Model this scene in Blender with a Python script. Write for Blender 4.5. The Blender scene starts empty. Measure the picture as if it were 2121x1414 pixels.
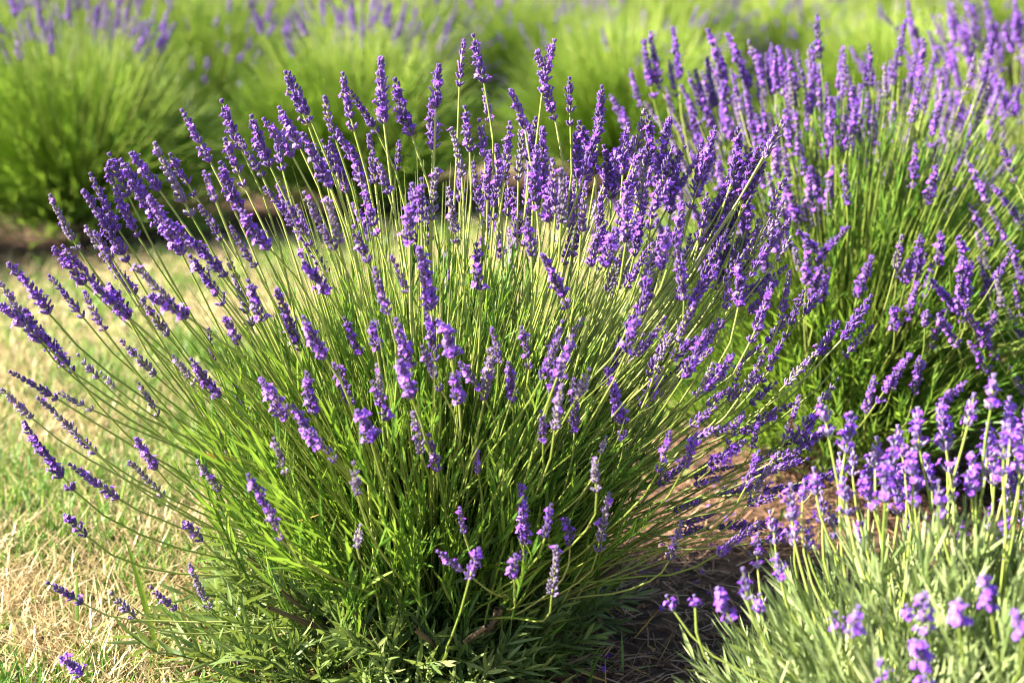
import bpy, math, random
import numpy as np
from mathutils import Vector, Matrix

R = math.radians
random.seed(11)
rng = np.random.default_rng(11)
SC = bpy.context.scene
COL = SC.collection

# ------------------------------------------------------------------ camera
W, H, FOCAL = 2121.0, 1414.0, 50.0
FPX = FOCAL / 36.0 * W
CAM_H, PITCH = 0.80, R(15.0)
CAM = Vector((0, 0, CAM_H))
FWD = Vector((0, math.cos(PITCH), -math.sin(PITCH)))
UPV = Vector((0, math.sin(PITCH), math.cos(PITCH)))
RGT = Vector((1, 0, 0))
cd = bpy.data.cameras.new('camera')
cam = bpy.data.objects.new('camera', cd)
COL.objects.link(cam)
cam.location = CAM
cam.rotation_euler = (R(90) - PITCH, 0, 0)
cd.lens = FOCAL
cd.sensor_width = 36.0
cd.clip_start = 0.05
cd.clip_end = 1500
cd.dof.use_dof = True
cd.dof.focus_distance = 1.58
cd.dof.aperture_fstop = 4.3
SC.camera = cam

# ------------------------------------------------------------------ light
SUN_AZ = R(-95)      # clockwise from +Y (view direction): straight from the side
SUN_EL = R(34)
world = bpy.data.worlds.new('World')
SC.world = world
world.use_nodes = True
wn = world.node_tree.nodes
sky = wn.new('ShaderNodeTexSky')
sky.sky_type = 'NISHITA'
sky.sun_disc = False
sky.sun_elevation = SUN_EL
sky.sun_rotation = SUN_AZ
wn['Background'].inputs['Strength'].default_value = 0.06
world.node_tree.links.new(sky.outputs[0], wn['Background'].inputs['Color'])
sl = bpy.data.lights.new('sun', 'SUN')
sun = bpy.data.objects.new('sun', sl)
COL.objects.link(sun)
sl.energy = 5.0
sl.angle = R(0.5)
sl.color = (1.0, 0.91, 0.76)
sdir = Vector((math.sin(SUN_AZ) * math.cos(SUN_EL), math.cos(SUN_AZ) * math.cos(SUN_EL), math.sin(SUN_EL)))
sun.rotation_euler = sdir.to_track_quat('Z', 'Y').to_euler()
sun.location = sdir * 20
SC.view_settings.view_transform = 'Standard'
SC.view_settings.look = 'None'
SC.view_settings.exposure = 2.55
SC.view_settings.gamma = 1.0
SC.cycles.filter_width = 1.15
SC.cycles.use_denoising = True
SC.cycles.use_adaptive_sampling = True
SC.cycles.adaptive_threshold = 0.015
SC.cycles.max_bounces = 7
SC.cycles.diffuse_bounces = 4
SC.cycles.transmission_bounces = 4


def ray(px, py):
    return FWD + RGT * ((px - W / 2) / FPX) + UPV * ((H / 2 - py) / FPX)


# ------------------------------------------------------------------ materials
def mat_base(name):
    m = bpy.data.materials.new(name)
    m.use_nodes = True
    nt = m.node_tree
    nt.nodes.clear()
    return m, nt, nt.nodes.new('ShaderNodeOutputMaterial')


def ramp(nt, stops):
    r = nt.nodes.new('ShaderNodeValToRGB')
    els = r.color_ramp.elements
    while len(els) < len(stops):
        els.new(0.5)
    for e, (p, c) in zip(els, stops):
        e.position = p
        e.color = (*c, 1)
    return r


def plant_mat(name, stops, trans=0.35, rough=0.5, tcol=None, spec=0.35, objmix=0.35, sheen=0.0, noise=0.12):
    """two-sided thin plant tissue: colour from the per-piece 'tint' attribute + object random"""
    m, nt, out = mat_base(name)
    L = nt.links
    at = nt.nodes.new('ShaderNodeAttribute'); at.attribute_name = 'tint'
    oi = nt.nodes.new('ShaderNodeObjectInfo')
    tc = nt.nodes.new('ShaderNodeTexCoord')
    nz = nt.nodes.new('ShaderNodeTexNoise'); nz.inputs['Scale'].default_value = 220
    L.new(tc.outputs['Object'], nz.inputs['Vector'])
    mx = nt.nodes.new('ShaderNodeMix'); mx.inputs[0].default_value = objmix
    L.new(at.outputs['Fac'], mx.inputs[2]); L.new(oi.outputs['Random'], mx.inputs[3])
    mx2 = nt.nodes.new('ShaderNodeMix'); mx2.inputs[0].default_value = noise
    L.new(mx.outputs[0], mx2.inputs[2]); L.new(nz.outputs['Fac'], mx2.inputs[3])
    cr = ramp(nt, stops)
    L.new(mx2.outputs[0], cr.inputs[0])
    p = nt.nodes.new('ShaderNodeBsdfPrincipled')
    L.new(cr.outputs[0], p.inputs['Base Color'])
    p.inputs['Roughness'].default_value = rough
    p.inputs['Specular IOR Level'].default_value = spec
    if sheen:
        p.inputs['Sheen Weight'].default_value = sheen
    if trans > 0:
        t = nt.nodes.new('ShaderNodeBsdfTranslucent')
        if tcol:
            mm = nt.nodes.new('ShaderNodeMix'); mm.data_type = 'RGBA'
            mm.inputs[0].default_value = 0.55
            L.new(cr.outputs[0], mm.inputs[6]); mm.inputs[7].default_value = (*tcol, 1)
            L.new(mm.outputs[2], t.inputs['Color'])
        else:
            L.new(cr.outputs[0], t.inputs['Color'])
        ms = nt.nodes.new('ShaderNodeMixShader'); ms.inputs[0].default_value = trans
        L.new(p.outputs[0], ms.inputs[1]); L.new(t.outputs[0], ms.inputs[2])
        L.new(ms.outputs[0], out.inputs[0])
    else:
        L.new(p.outputs[0], out.inputs[0])
    return m


M = {}
M['leaf'] = plant_mat('lavender_leaf', [(0.0, (0.040, 0.095, 0.016)), (0.35, (0.085, 0.20, 0.026)), (0.7, (0.17, 0.29, 0.045)), (1.0, (0.31, 0.37, 0.10))],
                      0.40, 0.42, (0.29, 0.42, 0.03), objmix=0.25)
M['leaf_low'] = plant_mat('lavender_low_leaf', [(0.0, (0.055, 0.10, 0.025)), (0.45, (0.14, 0.21, 0.055)), (0.8, (0.24, 0.29, 0.10)), (0.93, (0.36, 0.34, 0.14)), (1.0, (0.38, 0.26, 0.13))],
                          0.28, 0.5, (0.26, 0.34, 0.04), objmix=0.15)
M['silver'] = plant_mat('silver_leaf', [(0.0, (0.085, 0.145, 0.04)), (0.5, (0.205, 0.275, 0.095)), (1.0, (0.42, 0.46, 0.25))],
                        0.22, 0.65, (0.28, 0.36, 0.07), objmix=0.25)
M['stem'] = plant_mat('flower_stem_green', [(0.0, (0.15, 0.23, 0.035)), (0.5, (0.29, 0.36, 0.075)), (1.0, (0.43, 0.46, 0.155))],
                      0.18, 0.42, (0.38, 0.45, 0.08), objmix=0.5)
M['calyx'] = plant_mat('calyx_violet', [(0.0, (0.032, 0.016, 0.075)), (0.3, (0.078, 0.033, 0.185)), (0.6, (0.140, 0.056, 0.31)), (0.85, (0.22, 0.115, 0.38)), (1.0, (0.34, 0.26, 0.38))],
                       0.10, 0.65, objmix=0.46, sheen=0.2, noise=0.25)
M['corolla'] = plant_mat('corolla_violet', [(0.0, (0.13, 0.035, 0.42)), (0.5, (0.25, 0.070, 0.58)), (1.0, (0.40, 0.155, 0.70))],
                         0.18, 0.55, (0.32, 0.12, 0.68), objmix=0.35, noise=0.2)
M['calyx_old'] = plant_mat('calyx_greyed', [(0.0, (0.07, 0.045, 0.10)), (0.35, (0.14, 0.095, 0.21)), (0.7, (0.24, 0.17, 0.32)), (1.0, (0.36, 0.28, 0.33))],
                           0.10, 0.7, objmix=0.35, sheen=0.25, noise=0.3)
M['calyx_pale'] = plant_mat('calyx_woolly', [(0.0, (0.09, 0.06, 0.20)), (0.5, (0.18, 0.12, 0.34)), (1.0, (0.36, 0.31, 0.38))],
                            0.15, 0.7, objmix=0.3, sheen=0.3)
M['corolla_pale'] = plant_mat('corolla_bright', [(0.0, (0.14, 0.035, 0.46)), (0.5, (0.25, 0.075, 0.60)), (1.0, (0.40, 0.16, 0.70))],
                              0.18, 0.55, (0.38, 0.13, 0.85), objmix=0.35, noise=0.2)
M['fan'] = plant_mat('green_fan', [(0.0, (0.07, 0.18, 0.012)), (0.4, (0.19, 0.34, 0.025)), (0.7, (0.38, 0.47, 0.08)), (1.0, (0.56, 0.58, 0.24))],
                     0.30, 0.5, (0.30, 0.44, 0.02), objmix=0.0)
M['dry_flower'] = plant_mat('dry_flower', [(0.0, (0.12, 0.07, 0.05)), (1.0, (0.30, 0.20, 0.16))], 0.1, 0.7)
M['wood'] = plant_mat('woody_branch', [(0.0, (0.07, 0.045, 0.028)), (1.0, (0.20, 0.14, 0.09))], 0.0, 0.85, noise=0.6)
M['grass'] = plant_mat('lawn_grass', [(0.0, (0.05, 0.14, 0.02)), (0.3, (0.12, 0.24, 0.03)), (0.52, (0.28, 0.35, 0.08)), (0.6, (0.36, 0.24, 0.13)), (0.78, (0.55, 0.43, 0.23)), (1.0, (0.68, 0.56, 0.33))],
                       0.30, 0.5, objmix=0.0, noise=0.08)
M['blade'] = plant_mat('weed_blade', [(0.0, (0.06, 0.17, 0.03)), (0.5, (0.17, 0.30, 0.05)), (1.0, (0.40, 0.44, 0.08))],
                       0.38, 0.4, (0.36, 0.48, 0.03), objmix=0.5, noise=0.25)
M['blade_dry'] = plant_mat('withered_blade', [(0.0, (0.30, 0.15, 0.05)), (0.5, (0.52, 0.32, 0.08)), (1.0, (0.60, 0.48, 0.20))],
                           0.30, 0.5, (0.6, 0.38, 0.05), objmix=0.4, noise=0.5)
M['straw'] = plant_mat('straw_litter', [(0.0, (0.09, 0.045, 0.028)), (0.5, (0.24, 0.13, 0.075)), (1.0, (0.50, 0.33, 0.21))], 0.08, 0.65, objmix=0.0)
M['chip'] = plant_mat('bark_chip', [(0.0, (0.10, 0.045, 0.028)), (0.6, (0.24, 0.12, 0.07)), (1.0, (0.40, 0.24, 0.15))], 0.0, 0.85, objmix=0.0, noise=0.4)


def ground_material():
    m, nt, out = mat_base('ground')
    L = nt.links
    tc = nt.nodes.new('ShaderNodeTexCoord')

    def noise(scale, det=5, rough=0.6):
        n = nt.nodes.new('ShaderNodeTexNoise')
        n.inputs['Scale'].default_value = scale
        n.inputs['Detail'].default_value = det
        n.inputs['Roughness'].default_value = rough
        L.new(tc.outputs['Object'], n.inputs['Vector'])
        return n
    n1, n2, n3 = noise(3.0), noise(38), noise(160, 4, 0.7)
    soil = ramp(nt, [(0.30, (0.020, 0.014, 0.011)), (0.5, (0.065, 0.040, 0.028)), (0.70, (0.17, 0.095, 0.060))])
    L.new(n2.outputs['Fac'], soil.inputs[0])
    lawn = ramp(nt, [(0.34, (0.07, 0.065, 0.025)), (0.5, (0.22, 0.18, 0.09)), (0.64, (0.40, 0.31, 0.19))])
    L.new(n3.outputs['Fac'], lawn.inputs[0])
    at = nt.nodes.new('ShaderNodeAttribute'); at.attribute_name = 'bed'
    ad = nt.nodes.new('ShaderNodeMath'); ad.operation = 'MULTIPLY_ADD'
    L.new(n1.outputs['Fac'], ad.inputs[0]); ad.inputs[1].default_value = 0.5; L.new(at.outputs['Fac'], ad.inputs[2])
    st = nt.nodes.new('ShaderNodeMapRange'); st.inputs[1].default_value = 0.62; st.inputs[2].default_value = 0.88
    L.new(ad.outputs[0], st.inputs[0])
    mx = nt.nodes.new('ShaderNodeMix'); mx.data_type = 'RGBA'
    L.new(st.outputs[0], mx.inputs[0]); L.new(lawn.outputs[0], mx.inputs[6]); L.new(soil.outputs[0], mx.inputs[7])
    p = nt.nodes.new('ShaderNodeBsdfPrincipled')
    p.inputs['Roughness'].default_value = 0.95
    p.inputs['Specular IOR Level'].default_value = 0.1
    L.new(mx.outputs[2], p.inputs['Base Color'])
    b = nt.nodes.new('ShaderNodeBump'); b.inputs['Strength'].default_value = 0.8; b.inputs['Distance'].default_value = 0.012
    L.new(n2.outputs['Fac'], b.inputs['Height'])
    L.new(b.outputs[0], p.inputs['Normal'])
    L.new(p.outputs[0], out.inputs[0])
    return m


M['ground'] = ground_material()


# ------------------------------------------------------------------ mesh helpers
def link(name, data, parent=None, **props):
    o = bpy.data.objects.new(name, data)
    COL.objects.link(o)
    if parent is not None:
        o.parent = parent
    for k, v in props.items():
        o[k] = v
    return o


def empty(name, loc, **props):
    o = link(name, None, **props)
    o.location = loc
    o.empty_display_size = 0.05
    return o


def np_mesh(name, V, F, mats, tint=None, mi=None, smooth=True):
    """V (n,3), F (m,4) quads (or (m,3)); numpy all through"""
    V = np.asarray(V, dtype=np.float32); F = np.asarray(F, dtype=np.int32)
    me = bpy.data.meshes.new(name)
    n, m, k = len(V), len(F), F.shape[1]
    me.vertices.add(n); me.vertices.foreach_set('co', V.ravel())
    me.loops.add(m * k); me.loops.foreach_set('vertex_index', F.ravel())
    me.polygons.add(m)
    me.polygons.foreach_set('loop_start', np.arange(0, m * k, k, dtype=np.int32))
    me.polygons.foreach_set('use_smooth', np.full(m, smooth))
    for x in mats:
        me.materials.append(x)
    if mi is not None:
        me.polygons.foreach_set('material_index', np.asarray(mi, dtype=np.int32))
    if tint is not None:
        a = me.attributes.new('tint', 'FLOAT', 'POINT')
        a.data.foreach_set('value', np.asarray(tint, dtype=np.float32))
    me.update(calc_edges=True)
    return me


class Geo:
    """collects quad pieces"""
    def __init__(s):
        s.V, s.F, s.T, s.I, s.n = [], [], [], [], 0

    def add(s, V, F, tint, mi=0):
        V = np.asarray(V, dtype=np.float64); F = np.asarray(F, dtype=np.int64)
        s.V.append(V); s.F.append(F + s.n); s.T.append(np.full(len(V), tint) if np.isscalar(tint) else tint)
        s.I.append(np.full(len(F), mi)); s.n += len(V)

    def mesh(s, name, mats):
        return np_mesh(name, np.concatenate(s.V), np.concatenate(s.F), mats, np.concatenate(s.T), np.concatenate(s.I))

    def arrays(s):
        return np.concatenate(s.V), np.concatenate(s.F), np.concatenate(s.T)


def frame_from(d):
    d = np.asarray(d, float); d = d / np.linalg.norm(d)
    a = np.array([0, 0, 1.0]) if abs(d[2]) < 0.9 else np.array([1.0, 0, 0])
    u = np.cross(a, d); u /= np.linalg.norm(u)
    return u, np.cross(d, u), d


def tube(geo, P, rad, sides=5, tint=0.5, mi=0):
    P = np.asarray(P, float); n = len(P)
    rad = np.broadcast_to(rad, (n,))
    T = np.gradient(P, axis=0)
    V = []
    u, v, _ = frame_from(T[0])
    for i in range(n):
        t = T[i] / np.linalg.norm(T[i])
        u = u - t * (u @ t); u /= np.linalg.norm(u); v = np.cross(t, u)
        for k in range(sides):
            a = 2 * math.pi * k / sides
            V.append(P[i] + (u * math.cos(a) + v * math.sin(a)) * rad[i])
    F = [[i * sides + k, i * sides + (k + 1) % sides, (i + 1) * sides + (k + 1) % sides, (i + 1) * sides + k]
         for i in range(n - 1) for k in range(sides)]
    geo.add(V, F, tint, mi)


def bezier(P0, P1, P2, P3, n):
    t = np.linspace(0, 1, n)[:, None]
    return (1 - t) ** 3 * P0 + 3 * (1 - t) ** 2 * t * P1 + 3 * (1 - t) * t ** 2 * P2 + t ** 3 * P3


def leaf(geo, p, d, length, width, bend=0.25, tint=0.5, mi=0, nseg=3, roll=None, fold=0.35, prof=None):
    """narrow folded leaf: a strip of nseg x 2 quads bending away from its axis"""
    u, v, d = frame_from(d)
    a = random.uniform(0, 6.283) if roll is None else roll
    s = u * math.cos(a) + v * math.sin(a)
    nrm = np.cross(d, s)
    prof = prof or {3: (0.55, 1.0, 0.85, 0.10), 4: (0.5, 0.9, 1.0, 0.75, 0.08), 2: (0.7, 1.0, 0.1), 6: (0.75, 0.95, 1.0, 0.92, 0.75, 0.45, 0.04)}[nseg]
    V = []
    for i in range(nseg + 1):
        t = i / nseg
        c = p + d * (length * t) + nrm * (bend * length * t * t)
        w = width * 0.5 * prof[i]
        V += [c - s * w + nrm * w * fold, c, c + s * w + nrm * w * fold]
    F = []
    for i in range(nseg):
        for k in (0, 1):
            b = i * 3 + k
            F.append([b, b + 1, b + 4, b + 3])
    geo.add(V, F, tint, mi)


# ------------------------------------------------------------------ flower spikes (shared meshes)
def calyx(geo, p, d, l, r, tint, mi=1):
    u, v, d = frame_from(d)
    V = []
    rings = ((0.0, 0.45), (0.40, 1.0), (0.85, 0.92), (1.05, 0.45))
    S = 5
    a0 = random.random() * 6
    for t, q in rings:
        for k in range(S):
            a = a0 + 2 * math.pi * k / S
            V.append(p + d * (l * t) + (u * math.cos(a) + v * math.sin(a)) * r * q)
    F = [[i * S + k, i * S + (k + 1) % S, (i + 1) * S + (k + 1) % S, (i + 1) * S + k] for i in range(3) for k in range(S)]
    b = 3 * S
    F += [[b, b + 1, b + 2, b + 3], [b, b + 3, b + 4, b + 4]]
    F[-1] = [b, b + 3, b + 4, b]
    F.pop()
    geo.add(V, F, np.repeat([tint * 0.75, tint, tint, min(1, tint + 0.1)], S), mi)


def corolla(geo, p, d, size, tint, mi=2):
    u, v, d = frame_from(d)
    # orient the upper lip towards +Z
    up = np.array([0, 0, 1.0]) - d * d[2]
    if np.linalg.norm(up) > 1e-3:
        u = up / np.linalg.norm(up); v = np.cross(d, u)
    V, F = [], []
    for ang, sc in ((28, 1.15), (-28, 1.15), (105, 0.8), (-105, 0.8), (180, 0.95)):
        a = R(ang + random.uniform(-10, 10)); s = size * sc * random.uniform(0.85, 1.15)
        o = u * math.cos(a) + v * math.sin(a)
        w = np.cross(d, o)
        rise = random.uniform(0.1, 0.6)
        b = len(V)
        V += [p + w * s * 0.12, p - w * s * 0.12,
              p + o * s * 0.55 + w * s * 0.40 + d * s * rise, p + o * s * 0.55 - w * s * 0.40 + d * s * rise,
              p + o * s * 1.0 + w * s * 0.20 + d * s * rise * 0.8, p + o * s * 1.0 - w * s * 0.20 + d * s * rise * 0.8]
        F += [[b, b + 1, b + 3, b + 2], [b + 2, b + 3, b + 5, b + 4]]
    # throat tube
    b = len(V)
    for t, q in ((-0.9, 0.16), (0.15, 0.30)):
        for k in range(4):
            a = k * math.pi / 2
            V.append(p + d * size * t + (u * math.cos(a) + v * math.sin(a)) * size * q)
    F += [[b + k, b + (k + 1) % 4, b + 4 + (k + 1) % 4, b + 4 + k] for k in range(4)]
    geo.add(V, F, tint, mi)


def make_spike(name, seed, L, opened, nper=9, gap=0, wide=1.0, style='deep', spacing=0.0068, csize=1.0):
    """one spike along +Z, base at the origin, length L: whorls of calyces with some open corollas"""
    random.seed(seed)
    g = Geo()
    bendx, bendy = random.uniform(-0.10, 0.10), random.uniform(-0.10, 0.10)

    def axis(z):
        t = z / L
        return np.array([bendx * L * t * t, bendy * L * t * t, z])
    tube(g, [axis(z) for z in np.linspace(0, L * 0.96, 6)], np.linspace(0.0010, 0.0005, 6), 4, 0.5, 0)
    zs = []
    if gap:
        zs.append(0.002)
        z = gap
    else:
        z = 0.002
    while z < L - 0.005:
        zs.append(z)
        z += spacing * random.uniform(0.75, 1.30) * (1.0 - 0.30 * z / L)
    for i, z in enumerate(zs):
        t = z / L
        env = (1.0 - 0.58 * t ** 1.25) * (0.85 if i == 0 else 1.0)
        n = max(4, int(round(nper * (1 - 0.40 * t) * (0.75 if (gap and i == 0) else 1))))
        a0 = (i % 2) * math.pi / 2 + random.uniform(-0.3, 0.3)
        for k in range(n):
            # two opposite cymes per whorl
            side = (k % 2) * math.pi
            a = a0 + side + ((k // 2) / max(1, (n // 2)) - 0.5) * 2.5 + random.uniform(-0.2, 0.2)
            tilt = R(random.uniform(14, 52)) * (1 - 0.35 * t)
            d = np.array([math.cos(a) * math.sin(tilt), math.sin(a) * math.sin(tilt), math.cos(tilt)])
            l = 0.0078 * env * random.uniform(0.7, 1.2) * wide
            r = 0.00132 * random.uniform(0.8, 1.2) * (0.7 + 0.3 * env) * wide
            p = axis(z + random.uniform(-0.0012, 0.0012)) + np.array([math.cos(a), math.sin(a), 0]) * 0.0012 * wide
            if random.random() < .07:
                continue
            calyx(g, p, d, l, r, min(1, random.random() ** 1.1 + (.25 if random.random() < .08 else 0)))
            prob = 0.62 * opened * (1.25 - 0.9 * abs(t - 0.35)) * (0.2 if t > 0.85 else 1)
            if random.random() < prob:
                corolla(g, p + d * (l + 0.0016), d, 0.0027 * random.uniform(0.8, 1.2) * csize, random.random())
        # little brown bract pair under each whorl
        for s in (0, math.pi):
            a = a0 + s
            leaf(g, axis(z), np.array([math.cos(a), math.sin(a), 0.5]), 0.004, 0.003, 0.2, 0.2, 3, 2)
    # closed tip
    for k in range(5):
        a = k * 1.256
        calyx(g, axis(L * 0.93), np.array([math.cos(a) * 0.3, math.sin(a) * 0.3, 1]), 0.0048 * wide, 0.0011 * wide, random.random() * 0.6)
    ms = {'deep': [M['stem'], M['calyx'], M['corolla'], M['dry_flower']],
          'pale': [M['stem'], M['calyx_pale'], M['corolla_pale'], M['dry_flower']],
          'old': [M['stem'], M['calyx_old'], M['corolla'], M['dry_flower']],
          'dry': [M['stem'], M['dry_flower'], M['dry_flower'], M['dry_flower']]}[style]
    return g.mesh(name, ms)


SPIKES = []      # (length, openness class, mesh)
for q, (L, op, gap, npr, wd) in enumerate([
        (0.034, 0.10, 0, 8, 0.85), (0.036, 0.45, 0, 9, 1.0), (0.040, 0.20, 0.012, 8, 0.9), (0.042, 0.65, 0, 10, 1.05),
        (0.048, 0.05, 0, 7, 0.85), (0.050, 0.30, 0, 9, 0.95), (0.050, 0.60, 0, 10, 1.05), (0.054, 0.15, 0.016, 8, 0.9),
        (0.056, 0.40, 0, 10, 1.0), (0.060, 0.08, 0, 8, 0.9), (0.062, 0.55, 0, 10, 1.05), (0.064, 0.30, 0.015, 9, 1.0),
        (0.068, 0.20, 0, 9, 0.95), (0.070, 0.50, 0, 10, 1.05), (0.076, 0.30, 0.017, 10, 1.0), (0.080, 0.55, 0, 11, 1.05),
        (0.086, 0.35, 0, 10, 1.0), (0.094, 0.45, 0.02, 11, 1.05), (0.024, 0.25, 0, 7, 0.85), (0.028, 0.55, 0, 9, 1.0)]):
    SPIKES.append((L, op, make_spike('flower_spike', 100 + q, L, op, npr, gap, wd)))
PALE = []
for q, (L, op, gap, npr) in enumerate([(0.020, 0.75, 0, 9), (0.026, 0.8, 0, 10), (0.032, 0.7, 0.013, 10), (0.036, 0.85, 0.012, 11), (0.042, 0.7, 0.016, 10), (0.028, 0.5, 0, 9)]):
    PALE.append((L, op, make_spike('flower_spike', 300 + q, L, op, npr, gap, 0.92, 'pale', 0.0085, 1.05)))
OLD = []
for q, (L, op, gap, npr, wd) in enumerate([(0.034, .04, 0, 8, .9), (0.044, .06, .013, 8, .9), (0.052, .12, 0, 9, .95), (0.060, .03, 0, 8, .9), (0.070, .10, .015, 9, .95)]):
    OLD.append((L, op, make_spike('flower_spike', 450 + q, L, op, npr, gap, wd, 'old')))
DRY = make_spike('dry_flower_spike', 400, 0.03, 0.0, 6, 0, 0.8, 'dry')
random.seed(5)


def pick_spike(L, pool, prefer=None):
    c = sorted(pool, key=lambda s: abs(s[0] / L - 1) + (0 if prefer is None else abs(s[1] - prefer) * 0.8) + random.random() * 0.22)
    return c[0]


# ------------------------------------------------------------------ the ground
ROW = Vector((0.67, 0.82)).normalized()


def bed_value(x, y):
    """1 inside the planting beds, 0 on the lawn (soft)"""
    # front double row: right of a line that runs beside the first bush
    nx, ny = ROW.y, -ROW.x
    d1 = (x + 0.40) * nx + (y - 1.62) * ny
    d2 = (x + 0.30) + 0.10 * np.sin(y * 9)
    f = np.minimum(d1, d2)
    # strips under the rows behind
    bx, by = 0.85, 0.53
    nn = math.hypot(bx, by); bx /= nn; by /= nn
    best = f
    for ox, oy, hw in ((-1.3, 4.3, 0.42), (-1.95, 5.45, 0.42), (-3.2, 7.2, 0.45)):
        dd = hw - np.abs((x - ox) * by - (y - oy) * bx)
        best = np.maximum(best, dd)
    return np.clip(best / 0.16 * 0.5 + 0.5, 0, 1)


def ground_z(x, y):
    r = np.hypot(x, y - 2)
    k = np.clip(1.6 - r / 8.0, 0, 1)
    return k * (0.006 * np.sin(x * 7 + 1.3 * np.sin(y * 5)) + 0.005 * np.sin(y * 11 + x * 3) + 0.004 * np.sin(x * 23 + y * 17))


def axis_coords(lo, hi, step, far):
    a = list(np.arange(lo, hi + 1e-6, step))
    s, x = step, hi
    while x < far:
        s *= 1.5; x += s; a.append(x)
    s, x, pre = step, lo, []
    while x > -far:
        s *= 1.5; x -= s; pre.append(x)
    return np.array(pre[::-1] + a)


gx, gy = axis_coords(-2.6, 2.6, 0.035, 400), axis_coords(0.4, 7.0, 0.035, 400)
GX, GY = np.meshgrid(gx, gy)
V = np.stack([GX, GY, ground_z(GX, GY)], -1).reshape(-1, 3)
nx_, ny_ = len(gx), len(gy)
idx = np.arange(nx_ * ny_).reshape(ny_, nx_)
F = np.stack([idx[:-1, :-1], idx[:-1, 1:], idx[1:, 1:], idx[1:, :-1]], -1).reshape(-1, 4)
me = np_mesh('ground', V, F, [M['ground']])
a = me.attributes.new('bed', 'FLOAT', 'POINT')
a.data.foreach_set('value', bed_value(V[:, 0], V[:, 1]).astype(np.float32))
ground = link('ground', me, kind='structure', label='lawn and brown mulched soil under the lavender', category='ground')


# ------------------------------------------------------------------ lawn grass (nobody could count it)
def patch_noise(x, y):
    return (np.sin(x * 6.1 + 2.2 * np.sin(y * 4.3)) + np.sin(y * 7.7 + 1.7 * np.sin(x * 5.2 + 1)) + 0.8 * np.sin(x * 17 + y * 13) + 0.6 * np.sin(x * 29 - y * 23)) / 3.4


def grass_mesh(name, x, y, tint, length, width, lean, mat):
    n = len(x)
    az = rng.uniform(0, 2 * np.pi, n)
    fx, fy = np.cos(az), np.sin(az)
    wa = rng.uniform(0, 2 * np.pi, n)
    wx, wy = np.cos(wa) * width / 2, np.sin(wa) * width / 2
    z0 = ground_z(x, y) - 0.002
    rows = []
    for t, q in ((0, 1.0), (0.5, 0.85), (1.0, 0.12)):
        # lean: 0 upright .. 1 lying
        h = length * t * np.sqrt(np.clip(1 - (lean * (0.5 + 0.5 * t)) ** 2, 0.01, 1))
        o = length * t * lean * (0.5 + 0.5 * t)
        cx, cy, cz = x + fx * o, y + fy * o, z0 + h
        rows.append(np.stack([cx - wx * q, cy - wy * q, cz], -1))
        rows.append(np.stack([cx + wx * q, cy + wy * q, cz], -1))
    V = np.stack(rows, 1).reshape(-1, 3)
    b = np.arange(n)[:, None] * 6
    F = np.concatenate([b + np.array([[0, 1, 3, 2]]), b + np.array([[2, 3, 5, 4]])], 1).reshape(-1, 4)
    return np_mesh(name, V, F, [mat], np.repeat(tint, 6))


def scatter_lawn():
    X, Y, T, LN, WD, LE = [], [], [], [], [], []
    for (x0, x1, y0, y1, n, sc) in ((-1.0, 0.1, 1.12, 1.9, 40000, 1.3), (-1.6, 0.6, 1.9, 3.0, 60000, 1.15), (-2.6, 2.2, 3.0, 5.4, 60000, 1.5), (-4.0, 4.0, 5.4, 9.0, 30000, 2.0)):
        x, y = rng.uniform(x0, x1, n), rng.uniform(y0, y1, n)
        b = bed_value(x, y)
        keep = rng.random(n) > np.clip(b * 1.7 - 0.35, 0, 0.985)
        x, y = x[keep], y[keep]; m = len(x)
        pn = patch_noise(x, y)
        dry = rng.random(m) < np.clip(0.47 - 0.42 * pn, 0.08, 0.9)
        T.append(np.where(dry, rng.uniform(0.58, 1.0, m), rng.uniform(0.05, 0.52, m)))
        LN.append(np.where(dry, rng.uniform(0.012, 0.060, m), rng.uniform(0.012, 0.050, m) * np.clip(1 + .5 * pn, .5, 1.6)) * (0.8 + 0.2 * sc))
        WD.append(np.where(dry, rng.uniform(0.0011, 0.0026, m), rng.uniform(0.0016, 0.0044, m)) * sc)
        LE.append(np.where(dry, rng.uniform(0.45, 0.995, m), rng.uniform(0.10, 0.95, m)))
        X.append(x); Y.append(y)
    return [np.concatenate(q) for q in (X, Y, T, LN, WD, LE)]


x, y, t, ln, wd, le = scatter_lawn()
link('lawn_grass', grass_mesh('lawn_grass', x, y, t, ln, wd, le, M['grass']), kind='stuff',
     label='short patchy lawn of green and straw-dry grass blades', category='grass')


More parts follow.
